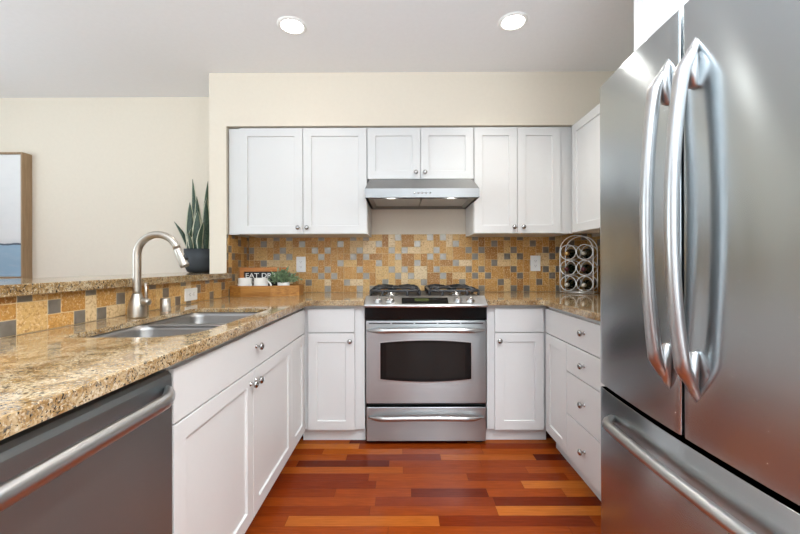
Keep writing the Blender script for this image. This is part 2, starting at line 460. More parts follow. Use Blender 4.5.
def cabinet(name, label, loc, rz, w_, depth, z0, z1, fronts, toe=None, frame_y=.02, body_x=None, fillers=(), hollow=False):
    t = thing(name, label, 'cabinet', loc, rz)
    bx0, bx1 = body_x or (0, w_)
    if hollow:                                   # open box: room for a sink
        bm = bmesh.new(); s = .018
        box(bm, bx0, bx0+s, frame_y, depth, z0, z1); box(bm, bx1-s, bx1, frame_y, depth, z0, z1)
        box(bm, bx0+s, bx1-s, depth-s, depth, z0, z1); box(bm, bx0+s, bx1-s, frame_y, depth-s, z0, z0+s)
        box(bm, bx0+s, bx1-s, frame_y, frame_y+s, z0+s, z1)
    else: bm = B(bx0, bx1, frame_y, depth, z0, z1)
    obj('body', bm, M['cab'], t)
    for f in fronts:
        kind, x0, x1, a0, a1, kn = f
        o = obj('door' if kind == 'door' else 'drawer' if kind == 'drawer' else 'false_front', front_bm(x0, x1, a0, a1, kind == 'door'), M['cab'], t, bevel=.0012)
        if kn: knob(o, *kn)
    for x0, x1, a0, a1 in fillers:
        obj('filler_strip', B(x0, x1, frame_y-.003, frame_y+.001, a0, a1), M['cab'], t)
    if toe:
        x0, x1, d0 = toe
        obj('toe_kick', B(x0, x1, d0, depth, 0, z0), M['cab'], t)
    obj('top_rail', B(bx0+.0005, bx1-.0005, frame_y-.004, frame_y+.01, z1, z1+.0), M['subtop'], t) if False else None
    return t
ZB = .083; ZS = .705; ZD = .858
XF = -.622                       # left run door faces
# left run: local x = world y
L0 = 1.0
def lx(y): return y-L0
cabinet('sink_cabinet', 'long white sink cabinet between dishwasher and corner, three doors under a wide false front', (XF, L0, 0), PI/2, 1.37, .618, ZB, CB-.001,
        [('false', 0, 1.345, ZS, ZD, (lx(1.566), .793)),
         ('door', 0, lx(1.535), ZB, ZS-.002, (lx(1.507), .652)), ('door', lx(1.535), lx(2.07), ZB, ZS-.002, (lx(1.563), .652)),
         ('door', lx(2.07), 1.345, ZB, ZS-.002, None)], toe=(0, 1.345, .06), body_x=(0, 1.345), hollow=True)
YF = 2.35                        # back run door faces
cabinet('base_cabinet', 'white base cabinet left of the range with one drawer front and one door', (XF+.004, YF, 0), 0, .37, .636, ZB, CB-.001,
        [('false', .012, .312, ZS, ZD, None), ('door', .012, .312, ZB, ZS-.002, (.282, .652))],
        toe=(-.03, .374, .05), body_x=(-.02, .374), fillers=[(.315, .373, ZB+.02, CB-.012)])
cabinet('base_cabinet', 'white base cabinet right of the range with one drawer front and one door', (.53, YF, 0), 0, .37, .636, ZB, CB-.001,
        [('false', .052, .366, ZS, ZD, None), ('door', .052, .366, ZB, ZS-.002, (.082, .652))],
        toe=(.006, .395, .05), body_x=(.006, .385), fillers=[(.007, .046, ZB+.02, CB-.012)])
XQ = .902
def ry(y): return 2.345-y
cabinet('drawer_cabinet', 'white base cabinet beside the refrigerator with a stack of drawers and narrow corner door', (XQ, 2.345, 0), -PI/2, 1.0, .630, ZB, CB-.001,
        [('drawer', 0, ry(1.655), ZS, ZD, (ry(1.845), .792)), ('door', 0, ry(2.044), ZB, ZS-.002, None),
         ('drawer', ry(2.044), ry(1.655), .550, ZS-.002, (ry(1.845), .628)), ('drawer', ry(2.044), ry(1.655), .318, .548, (ry(1.845), .434)),
         ('drawer', ry(2.044), ry(1.655), ZB, .316, (ry(1.845), .200)),
         ('door', ry(1.655), .995, ZB, ZD, None)], toe=(.05, .995, .045), body_x=(.0, .995))
# uppers
ZU0, ZU1 = 1.355, 2.112
YU = 2.632
def up(name, label, x0, x1, z0, doors, fill=(), bx=None):
    return cabinet(name, label, (x0, YU, z0), 0, x1-x0, YB-YU-.009, 0, ZU1-z0+.006,
                   [('door', a-x0, b-x0, .0, ZU1-z0, (kx-x0, .045)) for a, b, kx in doors], body_x=(bx if bx is not None else 0, x1-x0), fillers=[(a-x0, b-x0, .0, ZU1-z0) for a, b in fill], frame_y=.021)
def ux(px): return (px-403.5)/140.6
up('wall_cabinet', 'white two-door wall cabinet left of the hood, above the wooden tray', XPT+.001, ux(368.1), ZU0,
   [(ux(239.8), ux(303.8), ux(299.2)), (ux(303.8), ux(367.9), ux(308.2))], [(XPT+.001, ux(239.3))], bx=ux(240)-XPT-.001)
up('wall_cabinet', 'small white two-door wall cabinet directly above the range hood', ux(368.3), ux(474.8), 1.744,
   [(ux(368.3), ux(421.6), ux(417)), (ux(421.6), ux(474.8), ux(426))])
up('wall_cabinet', 'white two-door wall cabinet right of the hood, above the plain outlet', ux(475), 1.2155, ZU0,
   [(ux(475.2), ux(518.4), ux(514.6)), (ux(518.4), ux(561.8), ux(523.8))], [(ux(562), 1.2155)])
cabinet('wall_cabinet', 'white wall cabinet on the right wall above the wine rack', (1.196, 2.625, ZU0), -PI/2, 1.26, XR-1.196-.002, 0, ZU1-ZU0+.006,
        [('door', .01, .58, 0, ZU1-ZU0, None), ('door', .58, 1.15, 0, ZU1-ZU0, None)], frame_y=.021)
cabinet('wall_cabinet', 'white cabinet above the refrigerator, reaching to the ceiling', (.83, 1.345, 1.80), -PI/2, .90, XR-.83-.002, 0, ZC-1.80-.002,
        [('door', .015, .44, .01, .66, None), ('door', .44, .87, .01, .66, None)], frame_y=.021)
# side panel between fridge and counter

# ---------------------------------------------------------------- countertops
YE = 2.312                       # front granite edge of the back run
XE = -.598; XG = .878
RX0, RX1 = .145-.381, .145+.381  # range
def sinkhole(x0, x1, y0, y1, e=0.0):
    out = []
    for cx, cy, a0, r in ((x1, y1, 0, .09), (x0, y1, 90, .05), (x0, y0, 180, .035), (x1, y0, 270, .13)):
        sx = 1 if cx == x1 else -1; sy = 1 if cy == y1 else -1
        for i in range(9):
            a = math.radians(a0+90*i/8); out.append((cx-sx*r+r*math.cos(a), cy-sy*r+r*math.sin(a)))
    return out
def top_bevel(bm, zt):
    lay = bm.edges.layers.float.get('bevel_weight_edge') or bm.edges.layers.float.new('bevel_weight_edge')
    for e in bm.edges:
        if all(abs(v.co.z-zt) < 1e-5 for v in e.verts) and len(e.link_faces) == 2 and e.calc_face_angle(0) > .5: e[lay] = 1
bm = prism(bmesh.new(), [(XPT, .2), (XE, .2), (XE, YE-.02), (XE+.02, YE), (RX0-.007, YE), (RX0-.007, YT), (XPT, YT)], CT-.020, CT, [sinkhole(-1.075, -.675, 1.152, 1.905)])
prism(bm, [(XE-.035, .2), (XE, .2), (XE, YE-.02), (XE+.02, YE), (RX0-.007, YE), (RX0-.007, YE+.035), (XE+.0, YE+.035), (XE-.035, YE+.0)], CB, CT-.020)
bmesh.ops.recalc_face_normals(bm, faces=bm.faces); top_bevel(bm, CT)
o = obj('countertop', bm, M['granite']); bv = o.modifiers.new('bevel', 'BEVEL'); bv.width = .003; bv.segments = 2; bv.limit_method = 'WEIGHT'
tag(o, 'L-shaped speckled gold granite countertop holding the sink, left of the range', 'countertop')
o = obj('countertop', prism(bmesh.new(), [(RX1+.007, YE), (XG-.02, YE), (XG, YE-.02), (XG, 1.345), (XR-.009, 1.345), (XR-.009, YT), (RX1+.007, YT)], CB, CT), M['granite'], bevel=.003)
tag(o, 'gold granite countertop under the wine rack, right of the range', 'countertop')
o = obj('bar_top', prism(bmesh.new(), [(-1.212, .2), (-1.212, YS-.001), (XPO-.001, YS-.001), (XPO-.001, YB-.001), (-1.73, YB-.001), (-1.73, .2)], 1.042, 1.080), M['granite'], bevel=.003)
tag(o, 'raised gold granite bar ledge on top of the low wall behind the sink', 'countertop')
# ---------------------------------------------------------------- sink
def sink():
    t = thing('kitchen_sink', 'double-bowl stainless undermount sink set in the granite', 'sink', (-.875, 1.5285, CT-.020))
    def bowl(y0, y1, z):
        bm = bmesh.new(); x0, x1 = -.203, .203; rings = []
        for ins, zz, r in ((-.012, 0, .075), (0, 0, .07), (.004, -.02, .068), (.010, -.15, .06), (.03, -.172, .05), (.06, -.178, .03)):
            rings.append([bm.verts.new((x, y, zz+z)) for x, y in rrect(x0+ins, x1-ins, y0+ins, y1-ins, r*.8)])
        for a, b in zip(rings, rings[1:]):
            for i in range(len(a)):
                j = (i+1) % len(a); bm.faces.new((a[i], a[j], b[j], b[i]))
        bm.faces.new(rings[-1])
        o = obj('bowl', bm, M['steel_sink'], t, smooth=True)
        s = o.modifiers.new('s', 'SOLIDIFY'); s.thickness = .0015; s.offset = -1
        c = (y0+y1)/2
        dr = obj('drain', lathe(bmesh.new(), [(.045, -.177+z), (.043, -.1745+z), (.03, -.1755+z), (0, -.1755+z)], 24, Matrix.Translation((0, c, 0)), cap=False), M['chrome'], o, smooth=True)
    bowl(-.378, -.006, -.003); bowl(.02, .378, -.003)
    obj('divider', B(-.198, .198, -.014, .028, -.011, -.002), M['steel_sink'], t, bevel=.003)
sink()
# ---------------------------------------------------------------- faucet
def faucet():
    t = thing('faucet', 'tall gooseneck faucet in brushed nickel behind the sink', 'faucet', (-1.136, 1.578, CT), math.radians(0))
    obj('base', lathe(bmesh.new(), [(.0345, 0), (.0345, .008), (.034, .045), (.030, .066), (.022, .088), (.0185, .10), (.0175, .103)], 32), M['faucet'], t, smooth=True)
    pts = [(0, 0, .10+.016*i) for i in range(11)]
    R = .089; zc = .266; a = -.05
    for i in range(17):
        th = PI-(PI*.90)*i/16; pts.append((R+R*math.cos(th), -.0*i, zc+R*math.sin(th)))
    obj('spout', tube(bmesh.new(), pts, [.0160]*11+[.0160-.0015*i/16 for i in range(17)], 20, up=(0, 1, 0)), M['faucet'], t, smooth=True)
    e = Vector(pts[-1]); d = (e-Vector(pts[-2])).normalized()
    bm = tube(bmesh.new(), [e, e+d*.004, e+d*.006, e+d*.03, e+d*.075, e+d*.082], [.015, .015, .0158, .0170, .0185, .0175], 20, up=(0, 1, 0))
    h = obj('spray_head', bm, M['faucet'], t, smooth=True)
    obj('button', tube(bmesh.new(), [e+d*.03+Vector((.015, 0, 0)), e+d*.05+Vector((.022, 0, 0))], .007, 10), M['dark'], h)['label'] = 'black spray button'
    hb = obj('handle_hub', tube(bmesh.new(), [(.015, 0, .068), (.050, -.01, .068), (.058, -.012, .068), (.062, -.0125, .068)], [.015, .0155, .0145, .011], 20), M['faucet'], t, smooth=True)
    obj('lever', tube(bmesh.new(), [(.045, -.008, .075), (.043, -.006, .11), (.041, -.005, .15)], [.0058, .0052, .0048], 12), M['faucet'], hb, smooth=True)
faucet()
t = obj('sink_air_gap', lathe(bmesh.new(), [(.024, 0), (.0235, .003), (.0225, .003), (.0225, .058), (.020, .064), (0, .065)], 24), M['faucet'], smooth=False, loc=(-1.148, 1.785, CT))
tag(t, 'short cylindrical brushed nickel cap on the counter beside the faucet', 'air gap cap')

# ---------------------------------------------------------------- outlets
def outlet(label, M4, gx=.036, gz=.0625):
    t = thing('wall_outlet', label, 'outlet')
    t.matrix_world = M4
    p = obj('cover_plate', B(-gx, gx, -.006, 0, -gz, gz), M['white'], t, bevel=.002)
    for s in (-1, 1):
        f = obj('socket', prism(bmesh.new(), rrect(-.0165, .0165, -.014, .014, .008), 0, .0015), M['white'], t)
        f.data.transform(Matrix.Translation((0, -.006, s*.0195)) @ Matrix.Rotation(PI/2, 4, 'X'))
        bm = bmesh.new()
        for x in (-.0065, .0065): box(bm, x-.001, x+.001, -.0083, -.0076, s*.0195-.002, s*.0195+.006)
        box(bm, -.0022, .0022, -.0083, -.0076, s*.0195-.0095, s*.0195-.0055)
        obj('slots', bm, M['slot'], f)
outlet('white outlet left of the range above the leafy green plant', Matrix.Translation(((301.8-403.5)/123.8, YT, 1.139)), .038)
outlet('white outlet on the tile between range and wine rack', Matrix.Translation(((536-403.5)/123.8, YT, 1.142)), .040)
outlet('white horizontal outlet on the low tiled wall by the faucet', Matrix.Translation((XPT, 2.165, .966)) @ Matrix.Rotation(PI/2, 4, 'Z') @ Matrix.Rotation(PI/2, 4, 'Y'), .036)

# ---------------------------------------------------------------- dishwasher
def dishwasher():
    t = thing('dishwasher', 'stainless steel dishwasher under the granite at lower left', 'dishwasher', (XF, .39, 0), PI/2)
    W = .604
    obj('body', B(.004, W, .03, .60, .10, .872), M['dark'], t)
    bm = bmesh.new(); prof = [(.028, .10), (.002, .10), (0, .104), (0, .835), (.003, .848), (.012, .856), (.028, .858)]
    a = [bm.verts.new((.004, y, z)) for y, z in prof]; b = [bm.verts.new((W-.001, y, z)) for y, z in prof]
    for i in range(len(prof)):
        j = (i+1) % len(prof); bm.faces.new((a[i], a[j], b[j], b[i]))
    bm.faces.new(a); bm.faces.new(b)
    d = obj('door', bm, M['steel_dw'], t)
    pts = []; rr = []
    for i in range(25):
        u = i/24; x = .016+(W-.032)*u; q = 1-(2*u-1)**2
        y = .004-.058*min(1, q*1.9)**.85; pts.append((x, y, .812)); rr.append(.010+.008*min(1, q*3))
    obj('handle', tube(bmesh.new(), pts, rr, 16, up=(0, 0, 1), flat=(1.0, .8)), M['steel_smooth'], d, smooth=True)
    obj('toe_panel', B(.004, W, .06, .075, 0.0, .098), M['dark'], t)
dishwasher()
o = obj('end_panel', B(XPT, XF+.02, .355, .388, 0, CB-.001), M['cab']); tag(o, 'white end panel closing the peninsula beside the dishwasher', 'panel')

# ---------------------------------------------------------------- range
def kitchen_range():
    t = thing('gas_range', 'stainless steel slide-in gas range in the centre of the back wall', 'range', (.145, 2.33, 0))
    H = .380
    obj('body', B(-H+.001, H-.001, .035, .652, .03, .905), M['dark'], t)
    # cooktop
    ck = obj('cooktop', prism(bmesh.new(), rrect(-H-.006, H+.006, .07, .655, .01), .915, .925), M['steel_smooth'], t, bevel=.002)
    bm = bmesh.new()
    obj('cooktop_well', B(-H+.02, H-.02, .10, .62, .925, .927), M['iron'], ck)
    # control panel, bowed
    def bow(x): return -.022*(1-(x/H)**2)
    n = 16; bm = bmesh.new(); rows = []
    for i in range(n+1):
        x = -H+2*H*i/n; b = bow(x); x *= 1.016
        rows.append([bm.verts.new(p) for p in ((x, .095, .90), (x, .095, .932), (x, .075, .932), (x, -.008+b, .886), (x, -.012+b, .878), (x, -.008+b, .868), (x, .03, .868))])
    for a, b in zip(rows, rows[1:]):
        for k in range(7): bm.faces.new((a[k], a[(k+1) % 7], b[(k+1) % 7], b[k]))
    bm.faces.new(rows[0]); bm.faces.new(rows[-1])
    cp = obj('control_panel', bm, M['steel_smooth'], t)
    # slope frame: from (y.075,z.932) to (y -.008+b, z .886)
    def onp(x, s, d=0):
        b = bow(x); y0, z0, y1, z1 = .075, .932, -.008+b, .886
        ty, tz = y1-y0, z1-z0; L = math.hypot(ty, tz); ny, nz = tz/L, -ty/L
        return Vector((x, y0+ty*s+ny*d, z0+tz*s+nz*d)), Vector((0, ny, nz))
    for px in (378.5, 391, 459, 471.5):
        x = (px-426.5)/158; p, nrm = onp(x, .60)
        M4 = Matrix.Translation(p) @ nrm.to_track_quat('Z', 'Y').to_matrix().to_4x4()
        k = obj('knob', lathe(bmesh.new(), [(.027, 0), (.027, .004), (.022, .006), (.021, .018), (.0185, .021), (0, .0215)], 24, M4), M['steel_smooth'], cp, smooth=False)
        bm = box(bmesh.new(), -.0045, .0045, -.018, .018, .0215, .034); xform(bm, M4)
        obj('grip', bm, M['steel_smooth'], k, bevel=.001)
    def strip(x0, x1, s0, s1, d, mname, name, par):
        bm = bmesh.new(); rr = []
        for i in range(9):
            x = x0+(x1-x0)*i/8; rr.append([bm.verts.new(onp(x, s, dd)[0]) for s, dd in ((s0, -.001), (s0, d), (s1, d), (s1, -.001))])
        for a, b in zip(rr, rr[1:]):
            for k in range(4): bm.faces.new((a[k], a[(k+1) % 4], b[(k+1) % 4], b[k]))
        bm.faces.new(rr[0]); bm.faces.new(rr[-1])
        return obj(name, bm, M[mname], par)
    ds = strip(-.152, .142, .22, .86, .0015, 'blackgloss', 'display', cp)
    strip(-.07, .02, .32, .62, .0022, 'green_lcd', 'screen', ds)
    for i in range(4):
        strip(-.140+.016*i, -.130+.016*i, .35, .5, .0022, 'white', 'button_mark', ds) if False else None
    # black band under panel
    bm = bmesh.new(); rows = []
    for i in range(n+1):
        x = -H+2*H*i/n; b = bow(x); x *= 1.012
        rows.append([bm.verts.new(p) for p in ((x, .034, .868), (x, .002+b*.9, .868), (x, .004+b*.6, .84), (x, .006, .787), (x, .034, .787))])
    for a, b in zip(rows, rows[1:]):
        for k in range(5): bm.faces.new((a[k], a[(k+1) % 5], b[(k+1) % 5], b[k]))
    bm.faces.new(rows[0]); bm.faces.new(rows[-1])
    obj('black_fascia', bm, M['blackgloss'], t)['label'] = 'glossy black band'
    # oven door
    d = obj('oven_door', B(-H+.002, H-.002, 0, .034, .262, .782), M['steel'], t, bevel=.003)
    bm = bmesh.new()
    for k in range(5):
        x0 = -H+.02+k*.146; box(bm, x0, x0+.136, -.0006, .004, .762, .769)
    obj('vent_slots', bm, M['dark'], d)
    def win(x0, x1, zb, zt, cb, ct_, y0, y1, inset=0, m='blackgloss', name='window', par=d):
        pts = []; N = 16
        for i in range(N+1):
            u = i/N; x = x0+(x1-x0)*u; pts.append((x, zb-cb*(1-(2*u-1)**2)))
        for i in range(N+1):
            u = 1-i/N; x = x0+(x1-x0)*u; pts.append((x, zt+ct_*(1-(2*u-1)**2)))
        bm = prism(bmesh.new(), pts, 0, y1-y0)
        xform(bm, Matrix.Translation((0, y1, 0)) @ Matrix.Rotation(PI/2, 4, 'X'))
        return obj(name, bm, M[m], par)
    win(-.293, .289, .412, .648, .019, .017, -.0028, .002, m='steel_smooth', name='window_trim')
    wn = win(-.288, .284, .416, .644, .017, .015, -.0045, .002)
    win(-.250, .246, .428, .634, .010, .010, -.0055, -.004, m='oven_glass', name='inner_glass', par=wn)
    def handle(z, par, hw, out):
        pts = []; rr = []; fl = []
        for i in range(29):
            u = i/28; q = 1-(2*u-1)**2
            x = -hw+2*hw*u; y = -.004-out*min(1, q*2.2)**.7; pts.append((x, y, z+.006*(q-.5))); rr.append(.006+.009*min(1, q*3)); 
        return obj('handle', tube(bmesh.new(), pts, rr, 14, up=(0, 0, 1), flat=(1, .75)), M['steel_smooth'], par, smooth=True)
    handle(.727, d, .366, .045)
    dr = obj('storage_drawer', B(-H+.004, H-.004, 0, .034, .024, .238), M['steel'], t, bevel=.003)
    handle(.180, dr, .362, .04)
    for sx in (-1, 1):
        for y in (.06, .6): obj('foot', B(sx*.34-.02, sx*.34+.02, y-.02, y+.02, 0, .03), M['dark'], t)
    # burners
    bsp = [(-.225, .22), (-.225, .48), (.225, .22), (.225, .48), (0, .35)][:4]
    for x, y in bsp:
        b = obj('burner', lathe(bmesh.new(), [(.055, .927), (.05, .934), (.038, .936), (.036, .948)], 24, Matrix.Translation((x, y, 0))), M['chrome'], t, smooth=False)
        obj('burner_cap', lathe(bmesh.new(), [(.034, .948), (.036, .952), (.032, .957), (0, .958)], 24, Matrix.Translation((x, y, 0))), M['iron'], b)
    for sx in (-1, 1):
        bm = bmesh.new(); cx = sx*.196; hw, y0, y1 = .162, .10, .60; zt = .975
        # outer ring, with bowed sides
        loop = rrect(cx-hw, cx+hw, y0, y1, .05, 5)
        tube(bm, [(x, y, zt-.012) for x, y in loop], .0085, 8, closed=True)
        ym = (y0+y1)/2
        tube(bm, [(cx-hw, ym, zt-.008), (cx+hw, ym, zt-.008)], .0075, 8)
        for yc in (.22, .48):
            for k in range(4):
                a = PI/4+k*PI/2; c_, s_ = math.cos(a), math.sin(a)
                ex = cx+(hw-.012)*(1 if c_ > 0 else -1); ey = yc+.11*(1 if s_ > 0 else -1)
                tube(bm, [(cx+c_*.035, yc+s_*.035, zt), ((cx+c_*.035+ex)/2, (yc+s_*.035+ey)/2, zt+.004), (ex, ey, zt-.010)], [.005, .007, .007], 8)
            for k in (0, 2):
                a = k*PI/2; tube(bm, [(cx+math.cos(a)*.035, yc, zt), (cx+math.cos(a)*(hw-.03), yc, zt+.003), (cx+math.cos(a)*hw, yc, zt-.010)], [.005, .007, .007], 8)
        for fx in (-1, 1):
            for fy in (y0+.03, ym, y1-.03): tube(bm, [(cx+fx*hw, fy, zt-.012), (cx+fx*hw, fy, .927)], .009, 8)
        for fx in (-.5, .5): tube(bm, [(cx+fx*hw, y0, zt-.012), (cx+fx*hw, y0-.002, .927)], .0085, 8)
        obj('grate', bm, M['iron'], t, smooth=True)
M['oven_glass'] = mat('oven_glass', (.016, .015, .014), .10, Specular_IOR_Level=.2)
kitchen_range()

# ---------------------------------------------------------------- hood
def hood():
    t = thing('range_hood', 'slim stainless under-cabinet range hood with two small lights', 'range hood', (.131, 2.462, 1.583))
    H = .381; yb = YB-2.462-.001
    bm = bmesh.new()
    # profile (y,z), side walls + top shell, open below
    prof = [(0, 0), (0, .060), (.168, .160), (yb, .160), (yb, 0)]
    a = [bm.verts.new((-H+(.0 if z < .1 else .018), y, z)) for y, z in prof]; b = [bm.verts.new((H-(.0 if z < .1 else .018), y, z)) for y, z in prof]
    for i in range(4): bm.faces.new((a[i], a[i+1], b[i+1], b[i]))
    bm.faces.new(a); bm.faces.new(b)
    # underside lip ring then recess
    def ring(i, z): return [bm.verts.new(p) for p in ((-H+i, i, z), (H-i, i, z), (H-i, yb-i, z), (-H+i, yb-i, z))]
    o_ = ring(0.0, -.0); i1 = ring(.018, 0); i2 = ring(.05, .022)
    for p, q in ((o_, i1), (i1, i2)):
        for k in range(4): bm.faces.new((p[k], p[(k+1) % 4], q[(k+1) % 4], q[k]))
    bm.faces.new(i2)
    bmesh.ops.remove_doubles(bm, verts=bm.verts, dist=.0005)
    obj('shell', bm, M['steel_hood'], t, bevel=.0)
    for s in (-1, 1):
        f = obj('filter', B(s*.17-.166, s*.17+.166, .13, yb-.07, .014, .0215), M['steel_smooth'], t)
        l = obj('light', lathe(bmesh.new(), [(.030, .0), (.032, -.004), (.026, -.006), (0, -.006)], 24, Matrix.Translation((s*.212, .075, .022))), M['glow'], t, smooth=True)
        l['label'] = 'small lit lens'
    for k in range(5):
        x = -.052+k*.026
        obj('button', lathe(bmesh.new(), [(.006, 0), (.006, .002), (0, .0025)], 12, Matrix.Translation((x, 0, .030)) @ Matrix.Rotation(PI/2, 4, 'X')), M['chrome'], t)
    for s in (-1, 1):
        li = bpy.data.lights.new('hood_bulb', 'SPOT'); li.energy = 1.2; li.spot_size = 2.4; li.spot_blend = .6; li.color = (1, .93, .82); li.shadow_soft_size = .03
        lo = bpy.data.objects.new('hood_bulb', li); COL.objects.link(lo); lo.parent = t; lo.location = (s*.212, .075, .008)
hood()

# ---------------------------------------------------------------- refrigerator
def fridge():
    t = thing('refrigerator', 'large stainless French-door refrigerator at the right edge', 'refrigerator', (.70, 1.317, 0), -PI/2)
    W = .83; HT = 1.762
    obj('body', B(.004, W-.004, .085, .825, .02, HT-.018), mat('fridge_side_grey', (.20, .20, .20), .5), t, bevel=.004)
    def fy(x): return -.022*(1-((x-W/2)/(W/2))**2)
    def panel(name, x0, x1, z0, z1):
        bm = bmesh.new(); N = 24; poly = [(x0+.002, .075)]
        r = .006
        poly.append((x0, .07)); poly.append((x0, fy(x0)+r))
        for i in range(1, 6):
            a = PI/2*i/5; poly.append((x0+r*(1-math.cos(a)), fy(x0+r*(1-math.cos(a)))+r*(1-math.sin(a))))
        for i in range(1, N):
            x = x0+r+(x1-x0-2*r)*i/N; poly.append((x, fy(x)))
        for i in range(5, 0, -1):
            a = PI/2*i/5; xx = x1-r*(1-math.cos(a)); poly.append((xx, fy(xx)+r*(1-math.sin(a))))
        poly += [(x1, fy(x1)+r), (x1, .07), (x1-.002, .075)]
        prism(bm, poly, z0, z1)
        o = obj(name, bm, M['steel_fridge'], t, bevel=.002)
        for p in o.data.polygons: p.use_smooth = abs(p.normal.z) < .5
        return o
    S = W/2
    dl = panel('door', 0, S-.005, .718, HT); dr = panel('door', S+.005, W, .718, HT)
    fz = panel('freezer_drawer', 0, W, .055, .704)
    obj('gasket', B(.01, W-.01, .075, .085, .06, HT-.01), M['gasket'], t)
    obj('base_grille', B(.01, W-.01, .05, .085, 0, .053), M['gasket'], t)
    def dh(x, par, side):
        pts = []; rr = []; fl = []; y0 = fy(x)
        z0, z1 = .812, 1.668
        for i in range(41):
            u = i/40; z = z0+(z1-z0)*u; e = min(u, 1-u)
            q = 1-(2*u-1)**2
            out = .002+.030*min(1, e/.10)**1.15+.036*q
            pts.append((x+side*.004*(1-q), y0-out+.012, z))
            k = min(1, e/.085); wdt = .0005+.0195*k**.75 if k < 1 else .020
            wdt -= .0035*max(0, min(1, (e-.085)/.12))
            rr.append(1.0); fl.append((wdt, .002+.013*k))
        bm = bmesh.new(); tube(bm, pts, rr, 16, up=(1, 0, 0), flat=fl)
        o = obj('handle', bm, M['steel_smooth'], par, smooth=True)
        # feet joining the bar to the door
        for zc, s in ((z0, 1), (z1, -1)):
            pts = [(x, y0+.004, zc+s*.002), (x, y0-.006, zc+s*.03), (x, y0-.014, zc+s*.07), (x, y0-.004, zc+s*.118), (x, y0+.006, zc+s*.125)]
            obj('handle_mount', tube(bmesh.new(), pts, 1.0, 16, up=(1, 0, 0), flat=[(.0008, .002), (.012, .008), (.0185, .016), (.012, .01), (.006, .004)]), M['steel_smooth'], o, smooth=True)
    dh(S-.044, dl, -1); dh(S+.044, dr, 1)
    pts = []; rr = []
    for i in range(33):
        u = i/32; x = .10+(W-.20)*u; q = 1-(2*u-1)**2
        pts.append((x, fy(x)-.004-.042*min(1, q*3.2)**.6, .632)); rr.append(.011+.004*min(1, q*4))
    obj('handle', tube(bmesh.new(), pts, rr, 16, up=(0, 0, 1)), M['steel_smooth'], fz, smooth=True)
    for x in (.03, W-.03): obj('hinge_cover', B(x-.022, x+.03, .03, .10, HT-.0, HT+.012), M['hinge'], t, bevel=.003)
fridge()

# ---------------------------------------------------------------- ceiling lights
for x, y, lab in ((-.626, 2.106, 'round recessed ceiling downlight, the left one of two'), (.624, 2.08, 'round recessed ceiling downlight, the right one of two')):
    t = thing('ceiling_light', lab, 'ceiling light', (x, y, ZC), 0, 'recessed ceiling lights')
    obj('trim_ring', lathe(bmesh.new(), [(.062, -.0005), (.062, -.006), (.072, -.008), (.082, -.003), (.082, -.0005)], 32, cap=False), M['white'], t, smooth=True)
    obj('lens', lathe(bmesh.new(), [(.063, -.0008), (.060, -.005), (.03, -.0065), (0, -.007)], 32, cap=False), M['glow'], t, smooth=True)['label'] = 'glowing lens'
    li = bpy.data.lights.new('downlight', 'SPOT'); li.energy = 8 if x < 0 else 28; li.spot_size = 2.3; li.spot_blend = .9; li.color = (1, .95, .87); li.shadow_soft_size = .06
    lo = bpy.data.objects.new('downlight', li); COL.objects.link(lo); lo.parent = t; lo.location = (0, 0, -.02)

# ---------------------------------------------------------------- framed picture
def picture():
    x1 = -3.009; x0 = x1-.86; y0 = 2.918; z0, z1 = 1.035, 2.035
    t = thing('framed_picture', 'large framed abstract print in pale and blue tones on the dining wall', 'picture', ((x0+x1)/2, YB, z0))
    hx = .43; d0, d1 = y0-YB, -.001; h = z1-z0
    bm = bmesh.new(); k = .012
    box(bm, -hx, -hx+k, d0, d1, 0, h); box(bm, hx-k, hx, d0, d1, 0, h); box(bm, -hx+k, hx-k, d0, d1, 0, k); box(bm, -hx+k, hx-k, d0, d1, h-k, h)
    obj('frame', bm, M['frame_wood'], t)
    obj('print', B(-hx+k+.004, hx-k-.004, d0+.012, d0+.03, k+.004, h-k-.004), M['art'], t)
    bm = bmesh.new()
    k0 = k+.004
    q = [(-hx+k, k), (hx-k, k), (hx-k, h-k), (-hx+k, h-k)]
    obj('backing', B(-hx+k, hx-k, d0+.03, d1, k, h-k), M['white'], t)
picture()

# ---------------------------------------------------------------- snake plant
def blade(bm, base, h, wd, lean, ang, twist, curl=0.0, fold=.25):
    uvl = bm.loops.layers.uv.verify(); n = 12; rows = []
    for i in range(n+1):
        u = i/n; ww = wd*(.55+.45*min(1, u*3))*(1-u**3.2)+.0006
        c = Vector(base)+Vector((lean[0]*u**1.6, lean[1]*u**1.6, h*u)); a = ang+twist*u
        s = Vector((math.cos(a), math.sin(a), 0)); nrm = Vector((-math.sin(a), math.cos(a), 0))
        c += nrm*curl*math.sin(u*PI*1.5)
        row = []
        for j in (-1, -.5, 0, .5, 1): row.append(bm.verts.new(c+s*ww*.5*j+nrm*fold*ww*.5*abs(j)))
        rows.append(row)
    for i in range(n):
        for j in range(4):
            f = bm.faces.new((rows[i][j], rows[i][j+1], rows[i+1][j+1], rows[i+1][j])); f.smooth = True
            for lp, (uu, vv) in zip(f.loops, ((j/4, i/n), ((j+1)/4, i/n), ((j+1)/4, (i+1)/n), (j/4, (i+1)/n))): lp[uvl].uv = (uu, vv)
